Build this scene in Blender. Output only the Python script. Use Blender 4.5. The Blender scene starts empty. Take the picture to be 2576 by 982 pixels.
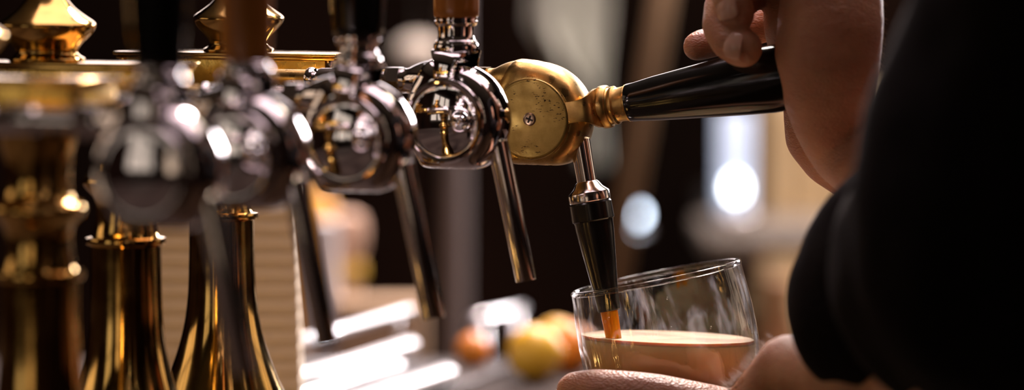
import bpy, bmesh, math, random
from mathutils import Vector, Matrix, noise
random.seed(7)
C = bpy.context.collection
PI = math.pi
R = math.radians

# ------------------------------------------------------------------ camera frame
ZC = 1.358
F = 8649.0
PITCH = math.atan(669.0 / F)
CAM = Vector((0, 0, ZC))
FW = Vector((0, math.cos(PITCH), -math.sin(PITCH)))
UP = Vector((0, math.sin(PITCH), math.cos(PITCH)))


def at(x, y, d):
    """world point seen at pixel x, y of the 2576x982 frame, d metres along +Y"""
    r = FW + Vector((1, 0, 0)) * ((x - 1288) / F) + UP * ((491 - y) / F)
    return CAM + r * (d / r.y)


def pr(n, d):
    """radius in metres of n pixels at depth d"""
    return n * d / F


# ------------------------------------------------------------------ materials
def mat(name, col, rough=.5, metal=0., **k):
    m = bpy.data.materials.new(name)
    m.use_nodes = True
    b = m.node_tree.nodes['Principled BSDF']
    b.inputs['Base Color'].default_value = (*col, 1)
    b.inputs['Roughness'].default_value = rough
    b.inputs['Metallic'].default_value = metal
    for n, v in k.items():
        b.inputs[n.replace('_', ' ')].default_value = v
    return m


def mix_noise(m, c1, c2, scale=30, detail=4, lo=.4, hi=.6, stretch=(1, 1, 1), rough=None, bump=0, bscale=None, bdist=.0005):
    """noise drives the colour between two pigments, optionally roughness and a bump"""
    nt = m.node_tree
    b = nt.nodes['Principled BSDF']
    tc = nt.nodes.new('ShaderNodeTexCoord')
    mp = nt.nodes.new('ShaderNodeMapping')
    mp.inputs['Scale'].default_value = stretch
    nz = nt.nodes.new('ShaderNodeTexNoise')
    nz.inputs['Scale'].default_value = scale
    nz.inputs['Detail'].default_value = detail
    rp = nt.nodes.new('ShaderNodeValToRGB')
    rp.color_ramp.elements[0].position = lo
    rp.color_ramp.elements[1].position = hi
    rp.color_ramp.elements[0].color = (*c1, 1)
    rp.color_ramp.elements[1].color = (*c2, 1)
    L = nt.links.new
    L(tc.outputs['Object'], mp.inputs[0])
    L(mp.outputs[0], nz.inputs['Vector'])
    L(nz.outputs['Fac'], rp.inputs[0])
    L(rp.outputs[0], b.inputs['Base Color'])
    if rough:
        mr = nt.nodes.new('ShaderNodeMapRange')
        mr.inputs[1].default_value = lo
        mr.inputs[2].default_value = hi
        mr.inputs[3].default_value = rough[0]
        mr.inputs[4].default_value = rough[1]
        L(nz.outputs['Fac'], mr.inputs[0])
        L(mr.outputs[0], b.inputs['Roughness'])
    if bump:
        n2 = nt.nodes.new('ShaderNodeTexNoise')
        n2.inputs['Scale'].default_value = bscale or scale
        n2.inputs['Detail'].default_value = 3
        bp = nt.nodes.new('ShaderNodeBump')
        bp.inputs['Strength'].default_value = bump
        bp.inputs['Distance'].default_value = bdist
        L(mp.outputs[0], n2.inputs['Vector'])
        L(n2.outputs['Fac'], bp.inputs['Height'])
        L(bp.outputs[0], b.inputs['Normal'])
    return m


def emis(name, col, s):
    m = bpy.data.materials.new(name)
    m.use_nodes = True
    b = m.node_tree.nodes['Principled BSDF']
    b.inputs['Base Color'].default_value = (*col, 1)
    b.inputs['Emission Color'].default_value = (*col, 1)
    b.inputs['Emission Strength'].default_value = s
    return m


M = {}
M['brass'] = mix_noise(mat('polished_brass', (.8, .5, .15), .1, 1), (.60, .36, .10), (.74, .48, .15), 60, 4, .35, .65, rough=(.07, .16))
M['brass_satin'] = mix_noise(mat('satin_brass', (.75, .5, .17), .3, 1), (.50, .32, .10), (.70, .46, .16), 220, 6, .35, .65, rough=(.42, .24), bump=.15, bscale=900, bdist=.0002)
M['brass_box'] = mix_noise(mat('hammered_brass', (.75, .5, .15), .3, 1), (.55, .34, .07), (.85, .56, .14), 90, 7, .35, .62, rough=(.4, .22), bump=.3, bscale=300, bdist=.0004)
M['chrome'] = mat('chrome', (.82, .78, .79), .05, 1)
M['chrome_soft'] = mat('worn_chrome', (.75, .70, .68), .16, 1)
M['steel'] = mat('brushed_steel', (.62, .58, .55), .28, 1)
M['rail'] = mat('wet_steel', (.95, .95, .97), .3, 1)
M['black'] = mat('black_lacquer', (.006, .006, .005), .14)
M['rubber'] = mat('black_plastic', (.008, .007, .006), .25)
M['amber_wood'] = mix_noise(mat('amber_wood', (.3, .11, .02), .25), (.33, .115, .018), (.42, .16, .03), 40, 4, .35, .65, stretch=(1, 1, .15))
M['dark_screw'] = mat('dark_screw', (.02, .015, .01), .5, .6)
M['screw'] = mat('screw_metal', (.5, .38, .28), .3, 1)


def brass_disc_mat():
    """aged brass face: fine tarnish and a scatter of small dark pits"""
    m = mix_noise(mat('aged_brass_face', (.7, .45, .13), .3, 1), (.27, .185, .05), (.42, .29, .09), 180, 8, .3, .7, rough=(.5, .3), bump=.12, bscale=1500, bdist=.0002)
    nt = m.node_tree
    b = nt.nodes['Principled BSDF']
    src = b.inputs['Base Color'].links[0].from_socket
    tc = nt.nodes.new('ShaderNodeTexCoord')
    mp = nt.nodes.new('ShaderNodeMapping')
    mp.inputs['Rotation'].default_value = (0, R(38), 0)
    mp.inputs['Scale'].default_value = (1, 1, 2.4)
    vz = nt.nodes.new('ShaderNodeTexNoise')
    vz.inputs['Scale'].default_value = 620
    vz.inputs['Detail'].default_value = 3
    r1 = nt.nodes.new('ShaderNodeValToRGB')
    r1.color_ramp.elements[0].position = .60
    r1.color_ramp.elements[1].position = .66
    big = nt.nodes.new('ShaderNodeTexNoise')
    big.inputs['Scale'].default_value = 85
    big.inputs['Detail'].default_value = 1
    r2 = nt.nodes.new('ShaderNodeValToRGB')
    r2.color_ramp.elements[0].position = .50
    r2.color_ramp.elements[1].position = .60
    mu = nt.nodes.new('ShaderNodeMath')
    mu.operation = 'MULTIPLY'
    mx = nt.nodes.new('ShaderNodeMixRGB')
    mx.inputs[2].default_value = (.03, .02, .01, 1)
    L = nt.links.new
    L(tc.outputs['Object'], mp.inputs[0])
    L(mp.outputs[0], vz.inputs['Vector'])
    L(tc.outputs['Object'], big.inputs['Vector'])
    L(vz.outputs['Fac'], r1.inputs[0])
    L(big.outputs['Fac'], r2.inputs[0])
    L(r1.outputs[0], mu.inputs[0])
    L(r2.outputs[0], mu.inputs[1])
    L(mu.outputs[0], mx.inputs[0])
    L(src, mx.inputs[1])
    L(mx.outputs[0], b.inputs['Base Color'])
    return m


M['brass_face'] = brass_disc_mat()


def skin_mat():
    m = mat('skin', (.55, .27, .17), .42, Subsurface_Weight=.55, Subsurface_Scale=.006)
    b = m.node_tree.nodes['Principled BSDF']
    b.inputs['Subsurface Radius'].default_value = (1, .25, .12)
    nt = m.node_tree
    mix_noise(m, (.47, .22, .13), (.58, .32, .19), 45, 6, .35, .65)
    L = nt.links.new
    tc = nt.nodes.new('ShaderNodeTexCoord')
    mp = nt.nodes.new('ShaderNodeMapping')
    mp.inputs['Rotation'].default_value = (.3, .5, .6)
    mp.inputs['Scale'].default_value = (1, 1, 2.2)
    vo = nt.nodes.new('ShaderNodeTexVoronoi')
    vo.inputs['Scale'].default_value = 700
    vo.inputs['Randomness'].default_value = 1
    b1 = nt.nodes.new('ShaderNodeBump')
    b1.inputs['Strength'].default_value = .8
    b1.inputs['Distance'].default_value = .0004
    nz = nt.nodes.new('ShaderNodeTexNoise')
    nz.inputs['Scale'].default_value = 130
    nz.inputs['Detail'].default_value = 5
    b2 = nt.nodes.new('ShaderNodeBump')
    b2.inputs['Strength'].default_value = .55
    b2.inputs['Distance'].default_value = .0012
    L(tc.outputs['Object'], mp.inputs[0])
    L(mp.outputs[0], vo.inputs['Vector'])
    L(mp.outputs[0], nz.inputs['Vector'])
    L(vo.outputs['Distance'], b1.inputs['Height'])
    L(nz.outputs['Fac'], b2.inputs['Height'])
    L(b1.outputs[0], b2.inputs['Normal'])
    L(b2.outputs[0], b.inputs['Normal'])
    return m


M['skin'] = skin_mat()
M['nail'] = mat('nail', (.66, .42, .32), .2, Subsurface_Weight=.3, Subsurface_Scale=.002)
M['shirt'] = mix_noise(mat('black_cloth', (.006, .005, .005), .9), (.004, .003, .003), (.008, .006, .006), 300, 3, bump=.3, bscale=900, bdist=.0006)
M['shirt'].node_tree.nodes['Principled BSDF'].inputs['Sheen Weight'].default_value = .03
M['shirt'].node_tree.nodes['Principled BSDF'].inputs['Sheen Roughness'].default_value = .5
M['trousers'] = mat('dark_denim', (.012, .014, .02), .9)
M['hair'] = mat('brown_hair', (.05, .028, .015), .5)
M['body_hair'] = mat('fine_hair', (.55, .38, .22), .4)


def glass_mat(name, tint=(1, 1, 1), edge=1.0, water=True):
    """clear glass: see-through face on, refracting towards grazing angles; water streaks roughen the wall"""
    m = bpy.data.materials.new(name)
    m.use_nodes = True
    nt = m.node_tree
    nt.nodes.clear()
    N = nt.nodes.new
    L = nt.links.new
    out = N('ShaderNodeOutputMaterial')
    tr = N('ShaderNodeBsdfTransparent')
    tr.inputs[0].default_value = (*[.975 * t for t in tint], 1)
    gl = N('ShaderNodeBsdfGlossy')
    gl.inputs['Roughness'].default_value = .03
    rf = N('ShaderNodeBsdfGlass')
    rf.inputs['IOR'].default_value = 1.45
    rf.inputs['Roughness'].default_value = .0
    fw = N('ShaderNodeLayerWeight')
    fw.inputs[0].default_value = .5
    pw = N('ShaderNodeMath')
    pw.operation = 'POWER'
    pw.inputs[1].default_value = 4.0
    fr = N('ShaderNodeMath')
    fr.operation = 'MULTIPLY_ADD'
    fr.inputs[1].default_value = .80
    fr.inputs[2].default_value = .05
    L(fw.outputs['Facing'], pw.inputs[0])
    L(pw.outputs[0], fr.inputs[0])
    lw = N('ShaderNodeLayerWeight')
    lw.inputs[0].default_value = .35
    rp = N('ShaderNodeValToRGB')
    rp.color_ramp.elements[0].position = .80
    rp.color_ramp.elements[1].position = 1.0
    a = N('ShaderNodeMixShader')
    c = N('ShaderNodeMixShader')
    L(fr.outputs[0], a.inputs[0])
    L(tr.outputs[0], a.inputs[1])
    L(gl.outputs[0], a.inputs[2])
    L(lw.outputs['Facing'], rp.inputs[0])
    L(rp.outputs[0], c.inputs[0])
    film = None
    if water:
        # dried smears of foam on the wall
        film = N('ShaderNodeMixShader')
        tl = N('ShaderNodeBsdfTranslucent')
        tl.inputs[0].default_value = (.9, .92, 1, 1)
        fc = N('ShaderNodeTexCoord')
        fm = N('ShaderNodeMapping')
        fm.inputs['Scale'].default_value = (1, 1, .35)
        fm.inputs['Location'].default_value = (.13, .37, .2)
        fn = N('ShaderNodeTexNoise')
        fn.inputs['Scale'].default_value = 85
        fn.inputs['Detail'].default_value = 5
        fn.inputs['Distortion'].default_value = 1.2
        fr2 = N('ShaderNodeMapRange')
        fr2.inputs[1].default_value = .57
        fr2.inputs[2].default_value = .80
        fr2.inputs[3].default_value = .0
        fr2.inputs[4].default_value = .15
        L(fc.outputs['Object'], fm.inputs[0])
        L(fm.outputs[0], fn.inputs['Vector'])
        L(fn.outputs['Fac'], fr2.inputs[0])
        L(fr2.outputs[0], film.inputs[0])
        L(a.outputs[0], film.inputs[1])
        L(tl.outputs[0], film.inputs[2])
    L((film or a).outputs[0], c.inputs[1])
    L(rf.outputs[0], c.inputs[2])
    L(c.outputs[0], out.inputs[0])
    if water:
        tc = N('ShaderNodeTexCoord')
        mp = N('ShaderNodeMapping')
        mp.inputs['Scale'].default_value = (1, 1, .22)
        nz = N('ShaderNodeTexNoise')
        nz.inputs['Scale'].default_value = 75
        nz.inputs['Detail'].default_value = 3
        bp = N('ShaderNodeBump')
        bp.inputs['Strength'].default_value = .7
        bp.inputs['Distance'].default_value = .0015
        L(tc.outputs['Object'], mp.inputs[0])
        L(mp.outputs[0], nz.inputs['Vector'])
        L(nz.outputs['Fac'], bp.inputs['Height'])
        for s in (gl, rf):
            L(bp.outputs[0], s.inputs['Normal'])
    return m


M['glass'] = glass_mat('wet_beer_glass')
M['rim_glass'] = glass_mat('glass_rim', water=False)


def stout_mat():
    """settling stout: cream at the head passing into red-brown beer below (pigment varies with height in the glass)"""
    m = mat('settling_stout', (.5, .3, .15), .6, Specular_IOR_Level=.15, Subsurface_Weight=.6, Subsurface_Scale=.006)
    nt = m.node_tree
    b = nt.nodes['Principled BSDF']
    b.inputs['Subsurface Radius'].default_value = (1, .5, .25)
    N = nt.nodes.new
    L = nt.links.new
    tc = N('ShaderNodeTexCoord')
    sp = N('ShaderNodeSeparateXYZ')
    mr = N('ShaderNodeMapRange')
    mr.inputs[1].default_value = 0
    mr.inputs[2].default_value = -.024
    nz = N('ShaderNodeTexNoise')
    nz.inputs['Scale'].default_value = 60
    ad = N('ShaderNodeMath')
    ad.operation = 'MULTIPLY_ADD'
    ad.inputs[1].default_value = .25
    rp = N('ShaderNodeValToRGB')
    e = rp.color_ramp.elements
    e[0].position = .12
    e[0].color = (.86, .62, .33, 1)
    e[1].position = 1
    e[1].color = (.09, .026, .010, 1)
    for p, c in ((.45, (.74, .48, .22)), (.7, (.50, .27, .11))):
        q = e.new(p)
        q.color = (*c, 1)
    L(tc.outputs['Object'], sp.inputs[0])
    L(tc.outputs['Object'], nz.inputs['Vector'])
    L(sp.outputs[2], mr.inputs[0])
    L(nz.outputs['Fac'], ad.inputs[0])
    L(mr.outputs[0], ad.inputs[2])
    L(ad.outputs[0], rp.inputs[0])
    L(rp.outputs[0], b.inputs['Base Color'])
    return m


M['stout'] = stout_mat()
M['foam'] = mat('cream_foam', (.66, .47, .29), .6, Specular_IOR_Level=.2, Subsurface_Weight=.6, Subsurface_Scale=.006)
mix_noise(M['foam'], (.56, .43, .24), (.34, .22, .11), 38, 5, .42, .62)
M['amber_beer'] = mat('amber_beer', (1, .39, .008), .1, Transmission_Weight=.35, IOR=1.33, Specular_IOR_Level=.2, Subsurface_Weight=.5, Subsurface_Scale=.006)

# ------------------------------------------------------------------ mesh helpers


def link(name, bm, m, parent=None, smooth=True, auto=None):
    me = bpy.data.meshes.new(name)
    bmesh.ops.recalc_face_normals(bm, faces=bm.faces)
    bm.to_mesh(me)
    bm.free()
    if smooth:
        for p in me.polygons:
            p.use_smooth = True
    if auto is not None:
        me.set_sharp_from_angle(angle=R(auto))
    me.materials.append(m)
    o = bpy.data.objects.new(name, me)
    C.objects.link(o)
    o.parent = parent
    return o


def tag(o, label, cat, group=None, kind=None):
    o['label'] = label
    o['category'] = cat
    if group:
        o['group'] = group
    if kind:
        o['kind'] = kind
    return o


def thing(name, label, cat, loc, rotz=0, group=None):
    o = bpy.data.objects.new(name, None)
    o.empty_display_size = .02
    C.objects.link(o)
    o.location = loc
    o.rotation_euler = (0, 0, rotz)
    return tag(o, label, cat, group)


def lathe(bm, prof, axis='Z', seg=64, off=(0, 0, 0), mtx=None, phase=0):
    """prof: (radius, height) pairs; first and last are closed with a face"""
    rings = []
    for r, h in prof:
        ring = []
        for i in range(seg):
            a = 2 * PI * i / seg + phase
            c, s = r * math.cos(a), r * math.sin(a)
            v = {'Z': (c, s, h), 'X': (h, c, s), 'Y': (s, h, c)}[axis]
            v = Vector(v) + Vector(off)
            if mtx:
                v = mtx @ v
            ring.append(bm.verts.new(v))
        rings.append(ring)
    for a, b in zip(rings, rings[1:]):
        for i in range(seg):
            bm.faces.new((a[i], a[(i + 1) % seg], b[(i + 1) % seg], b[i]))
    bm.faces.new(rings[0][::-1])
    bm.faces.new(rings[-1])
    return rings


def smooth_prof(pts, n=6):
    """Catmull-Rom through the points"""
    P = [pts[0]] + list(pts) + [pts[-1]]
    out = []
    for i in range(1, len(P) - 2):
        for k in range(n):
            t = k / n
            q = []
            for j in range(2):
                p0, p1, p2, p3 = P[i - 1][j], P[i][j], P[i + 1][j], P[i + 2][j]
                q.append(.5 * (2 * p1 + (p2 - p0) * t + (2 * p0 - 5 * p1 + 4 * p2 - p3) * t * t + (3 * p1 - p0 - 3 * p2 + p3) * t ** 3))
            out.append((max(q[0], 1e-5), q[1]))
    out.append(tuple(pts[-1]))
    return out


def box(bm, x0, x1, y0, y1, z0, z1, bev=0, mtx=None):
    vs = [bm.verts.new((x, y, z)) for x in (x0, x1) for y in (y0, y1) for z in (z0, z1)]
    fs = [(0, 1, 3, 2), (4, 6, 7, 5), (0, 4, 5, 1), (2, 3, 7, 6), (0, 2, 6, 4), (1, 5, 7, 3)]
    faces = [bm.faces.new([vs[i] for i in f]) for f in fs]
    if bev:
        es = list({e for f in faces for e in f.edges})
        res = bmesh.ops.bevel(bm, geom=es, offset=bev, segments=3, profile=.5, affect='EDGES')
        vs = list({v for f in res['faces'] for v in f.verts} | {v for v in vs if v.is_valid})
    if mtx:
        for v in vs:
            v.co = mtx @ v.co
    return vs


def sweep(bm, pts, radii, seg=24, cap=True):
    """round tube through 3D points"""
    pts = [Vector(p) for p in pts]
    if not hasattr(radii, '__len__'):
        radii = [radii] * len(pts)
    rings = []
    ref = None
    for i, p in enumerate(pts):
        t = (pts[min(i + 1, len(pts) - 1)] - pts[max(i - 1, 0)]).normalized()
        if ref is None:
            ref = t.orthogonal().normalized()
        ref = (ref - t * ref.dot(t)).normalized()
        b = t.cross(ref)
        rings.append([bm.verts.new(p + (ref * math.cos(a) + b * math.sin(a)) * radii[i]) for a in [2 * PI * k / seg for k in range(seg)]])
    for a, b in zip(rings, rings[1:]):
        for i in range(seg):
            bm.faces.new((a[i], a[(i + 1) % seg], b[(i + 1) % seg], b[i]))
    if cap:
        bm.faces.new(rings[0][::-1])
        bm.faces.new(rings[-1])


def copy_tree(o, parent=None):
    c = o.copy()
    C.objects.link(c)
    c.parent = parent
    for ch in list(o.children):
        copy_tree(ch, c)
    return c


mm = .001
ROW = -R(21.5)                       # heading of every tap: spout side turns towards the camera


# ------------------------------------------------------------------ beer taps
SIL = [(-10, 24.6), (0, 24.5), (30, 24.5), (60, 24.9), (74, 25.3), (90, 26.0), (103, 27.6), (111, 29.2), (116, 29.3), (122, 28.2), (130, 26.3), (145, 24.4), (160, 22.6),
       (180, 21.3), (200, 21.2), (215, 22.0), (228, 24.2), (236, 25.8), (240, 25.2), (255, 22.7), (270, 21.9), (285, 22.7), (296, 24.4), (304, 25.2), (320, 24.7), (350, 24.6), (360, 24.5)]


def sil(a):
    a = a % 360
    for (a0, r0), (a1, r1) in zip(SIL, SIL[1:]):
        if a0 <= a <= a1:
            return r0 + (r1 - r0) * (a - a0) / (a1 - a0)
    return 24.5


def tap_body():
    bm = bmesh.new()
    lay = [(-12.6, 0), (-12.4, .12), (-11.6, .38), (-10.3, .62), (-8.6, .80), (-6.2, .92), (-3.2, .985), (0, 1), (3.2, .985), (6.2, .92), (8.6, .80), (10.3, .62), (11.6, .38), (12.4, .12), (12.6, 0)]
    n = 144
    rings = []
    for y, f in lay:
        ring = []
        for i in range(n):
            a = 360 * i / n
            r = 18.6 + (sil(a) - 18.6) * f
            ring.append(bm.verts.new((r * mm * math.cos(R(a)), y * mm, r * mm * math.sin(R(a)))))
        rings.append(ring)
    for a, b in zip(rings, rings[1:]):
        for i in range(n):
            bm.faces.new((a[i], a[(i + 1) % n], b[(i + 1) % n], b[i]))
    bm.faces.new(rings[0][::-1])
    bm.faces.new(rings[-1])
    # neck running back to the shank
    prof = smooth_prof([(9.6, -8), (9.2, -14), (7.6, -19), (5.8, -23), (5.6, -26)], 5)
    lathe(bm, [(r * mm, h * mm) for r, h in prof], 'X', 48, (0, 0, 17 * mm))
    return bm


def lever_rot(ang):
    return Matrix.Rotation(-R(ang), 4, 'Y')


def arm_bm(ang):
    """the two stirrup plates over the body and the collar they carry"""
    bm = bmesh.new()
    mt = lever_rot(ang)
    for s in (-1, 1):
        path = [(14, 13.4, 4.9), (17, 13.6, 4.9), (23, 13.8, 4.9), (26, 13.4, 5.3), (28.2, 12.4, 6.4), (29.8, 9.8, 8.0), (30.6, 6.5, 9.0), (31, 2, 9.2)]
        rings = []
        for i, (x, y, w) in enumerate(path):
            a, b = path[max(i - 1, 0)], path[min(i + 1, len(path) - 1)]
            t = Vector((b[0] - a[0], 0, 0)) + Vector((0, b[1] - a[1], 0))
            t.normalize()
            nrm = Vector((-t.y, t.x, 0)) * 1.15
            ring = []
            for (u, v) in ((1, 1), (1, .8), (1, -.8), (1, -1), (-1, -1), (-1, 1)):
                p = Vector((x, y, 0)) + nrm * u * (1 if abs(v) < .9 else .75) + Vector((0, 0, w * v))
                ring.append(bm.verts.new(mt @ (Vector((p.x, p.y * s, p.z)) * mm)))
            rings.append(ring)
        n = len(rings[0])
        for a, b in zip(rings, rings[1:]):
            for i in range(n):
                bm.faces.new((a[i], a[(i + 1) % n], b[(i + 1) % n], b[i]))
        bm.faces.new(rings[0])
        bm.faces.new(rings[-1])
    prof = [(7.5, 29.6), (9.2, 30.0), (9.9, 30.7), (10.1, 32.2), (9.9, 34.0), (9.2, 34.8)]
    lathe(bm, [(r * mm, h * mm) for r, h in prof], 'X', 56, mtx=mt)
    return bm


def disc_bm(flat):
    bm = bmesh.new()
    for s in (-1, 1):
        if flat:
            prof = [(18.6, 12.2), (18.9, 12.6), (18.9, 14.6), (18.7, 15.1), (18.2, 15.4), (17.6, 15.45)]
            cap = [(17.5, 15.3), (9, 15.35), (.05, 15.4)]
        else:
            prof = [(18.6, 12.2), (18.9, 12.8), (19.0, 14.4), (18.7, 15.3), (17.9, 15.8), (17.0, 15.5), (16.3, 14.6)]
            cap = [(15.9, 14.5), (14, 15.0), (11, 15.7), (7, 16.3), (3.5, 16.55), (.05, 16.6)]
        lathe(bm, [(r * mm, s * h * mm) for r, h in prof + cap], 'Y', 96)
    return bm


def handle_profile(start, r0, r1, length):
    return [(r0 - .6, start), (r0, start + .7), (r0 + .1, start + 4)] + \
        [(r0 + (r1 - r0) * min(1, t / .74) ** .95, start + length * t) for t in (.15, .3, .45, .6, .75, .86)] + \
        [(r1 - .1, start + length * .94), (r1 - 1.2, start + length * .97), (r1 - 4, start + length * .99), (r1 - 9, start + length)]


def make_tap(px, py, d, label, angle, metal, hmat, h0, h1, hlen, fstart, nozzle=False, dz=0, spout_len=66, group=None, pipe=104):
    t = thing('beer_tap', label, 'beer tap', at(px, py, d), ROW, group)
    brass = metal == 'brass'
    bodym = M['brass_satin'] if brass else M['chrome']
    link('tap_body', tap_body(), bodym, t, auto=38)
    disc = link('pivot_disc', disc_bm(brass), M['brass_face'] if brass else M['chrome'], t, auto=30)
    link('lever_yoke', arm_bm(angle), M['brass_satin'] if brass else M['chrome'], t, auto=35)
    if brass:
        bm = bmesh.new()
        lathe(bm, [(3.1 * mm, -15.2 * mm), (3.1 * mm, -15.6 * mm), (2.5 * mm, -15.9 * mm), (2.2 * mm, -15.75 * mm), (.1 * mm, -15.6 * mm)], 'Y', 40)
        sc = link('screw', bm, M['screw'], disc, auto=30)
        bm = bmesh.new()
        for a in (20, 110):
            box(bm, -1.75 * mm, 1.75 * mm, -15.95 * mm, -15.5 * mm, -.38 * mm, .38 * mm, mtx=Matrix.Rotation(R(a), 4, 'Y'))
        link('screw_slot', bm, M['dark_screw'], sc, smooth=False)
    # ferrule
    mt = lever_rot(angle)
    e = fstart
    if brass:
        prof = [(8.6, 34.6), (8.2, 35.6), (8.9, 36.4), (9.0, 37.6), (8.1, 38.4), (7.9, 40), (8.2, 43), (8.7, e - .2), (8.7, e + .6)]
    elif e < 43:
        prof = [(9.0, 34.6), (8.6, 35.2), (8.4, e - 1), (9.2, e)]
    else:
        prof = [(9.4, 34.6), (9.3, 35.2), (8.5, 35.8), (7.9, 38), (8.1, 42), (8.9, e - 4), (9.3, e - 3), (9.7, e - 2.6), (9.7, e - 1.8), (9.2, e - 1.4), (9.7, e - .9), (9.7, e - .2), (9.2, e)]
    bm = bmesh.new()
    lathe(bm, [(r * mm, h * mm) for r, h in prof], 'X', 56, mtx=mt)
    link('ferrule', bm, bodym, t, auto=40)
    bm = bmesh.new()
    lathe(bm, [(max(r, .3) * mm, h * mm) for r, h in handle_profile(e, h0, h1, hlen)], 'X', 64, mtx=mt)
    link('tap_handle', bm, hmat, t, auto=50)
    # spout
    dirn = Vector((math.sin(R(12.5 if not nozzle else 10.5)), 0, -math.cos(R(12.5 if not nozzle else 10.5))))
    if nozzle:
        base = Vector((19.0, 0, -10)) * mm
    else:
        base = Vector((20.0, 0, -10)) * mm
    rot = dirn.to_track_quat('Z', 'Y').to_matrix().to_4x4()
    smt = Matrix.Translation(base) @ rot
    bm = bmesh.new()
    if nozzle:
        lathe(bm, [(4.9 * mm, 0), (4.75 * mm, 8 * mm), (4.6 * mm, 19.5 * mm), (5.2 * mm, 20.2 * mm), (4.6 * mm, 21 * mm)], 'Z', 40, mtx=smt)
        sp = link('spout', bm, M['chrome_soft'], t, auto=35)
        bm = bmesh.new()
        lathe(bm, [(r * mm, h * mm) for r, h in [(4.8, 19.6), (5.6, 20.4), (7.0, 22.6), (9.4, 24.6), (9.7, 25.2), (9.7, 28.6), (9.3, 29.2), (8.5, 29.3)]], 'Z', 48, mtx=smt)
        link('spout_collar', bm, M['chrome_soft'], sp, auto=30)
        bm = bmesh.new()
        prof = [(8.2, 29.0), (9.5, 29.3), (9.8, 29.9), (9.9, 37.6), (9.2, 38.2), (9.0, 39.2), (8.9, 42), (7.6, 55), (6.4, 66), (5.9, 70), (5.5, 76), (5.3, 80), (5.0, 80.6), (4.2, 80.7)]
        rings = lathe(bm, [(r * mm, h * mm) for r, h in prof], 'Z', 48, mtx=smt)
        axis0 = smt @ Vector((0, 0, 0))
        for k in range(3, 11):          # shallow moulded flutes
            for i, v in enumerate(rings[k]):
                if (i // 3) % 4 == 0:
                    cpt = axis0 + dirn * (v.co - axis0).dot(dirn)
                    v.co = cpt + (v.co - cpt) * .93
        link('nozzle', bm, M['rubber'], t, auto=25)
        # tip position in world for the stream
        t['tip'] = list(smt @ Vector((0, 0, 80.7 * mm)))
        t['dirn'] = list(dirn)
    else:
        L = spout_len
        prof = [(4.9 * mm, 0), (4.75 * mm, L * .3 * mm), (4.6 * mm, (L - .5) * mm), (4.3 * mm, L * mm), (3.9 * mm, L * mm), (3.8 * mm, (L - 9) * mm)]
        lathe(bm, prof, 'Z', 40, mtx=smt)
        link('spout', bm, M['chrome_soft'], t, auto=35)
    # shank: hex nut, sleeves and the long brass tube that turns back into the tower
    z = 17 * mm
    sh_m = M['brass'] if brass else M['chrome_soft']
    bm = bmesh.new()
    lathe(bm, [(5.6 * mm, -25.8 * mm), (7.0 * mm, -26.4 * mm), (7.0 * mm, -33 * mm), (5.8 * mm, -33.6 * mm)], 'X', 6, (0, 0, z))
    link('hex_nut', bm, sh_m, t, smooth=False)
    bm = bmesh.new()
    prof = [(4.0, -30), (4.0, -50), (4.1, -51), (5.2, -52), (5.2, -66), (4.8, -67.5), (3.5, -68)]
    lathe(bm, [(r * mm, h * mm) for r, h in prof], 'X', 40, (0, 0, z))
    sh = link('shank', bm, sh_m, t, auto=35)
    bm = bmesh.new()
    lathe(bm, [(r * mm, h * mm) for r, h in [(3.4, -66), (3.4, -69), (5.0, -69.5), (5.4, -70.4), (5.4, -72), (4.9, -73), (4.4, -73.2)]], 'X', 40, (0, 0, z))
    link('lock_ring', bm, M['chrome'], sh, auto=35)
    bm = bmesh.new()
    pts = [(-72, 0), (-80, 0), (8 - pipe, 0), (4.5 - pipe, .8), (2 - pipe, 2.5), (.5 - pipe, 6), (-pipe, 11)]
    sweep(bm, [(x * mm, y * mm, z) for x, y in pts], 4.3 * mm, 32)
    link('inlet_pipe', bm, M['brass_satin'], sh, auto=60)
    t.location.z += dz
    return t


G = 'beer taps in a row along the bar'
make_tap(402, 428, 1.262, 'blurred chrome beer tap with upright black handle, nearest of the row', 90, 'chrome', M['black'], 9.6, 13.5, 84, 38, group=G)
make_tap(622, 388, 1.345, 'blurred chrome beer tap with upright brown handle, behind the nearest black-handled tap', 90, 'chrome', M['amber_wood'], 9.6, 11.8, 84, 37, group=G)
make_tap(902, 350, 1.441, 'chrome beer tap with upright black handle, middle one of the five taps', 90, 'chrome', M['black'], 10.6, 14.5, 82, 43.5, group=G, pipe=86)
make_tap(1148, 301, 1.540, 'chrome beer tap with upright amber handle and clear round mirror face', 90, 'chrome', M['amber_wood'], 10.2, 11.2, 78, 46, spout_len=63, group=G)
pour = make_tap(1362, 296, 1.6, 'sharp brass beer tap with black handle pulled down, pouring stout through a black nozzle', 10, 'brass', M['black'], 8.9, 15.4, 92, 43.6, nozzle=True, group=G, pipe=91)

# ------------------------------------------------------------------ brass towers
BAR_Z = 1.08


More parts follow.
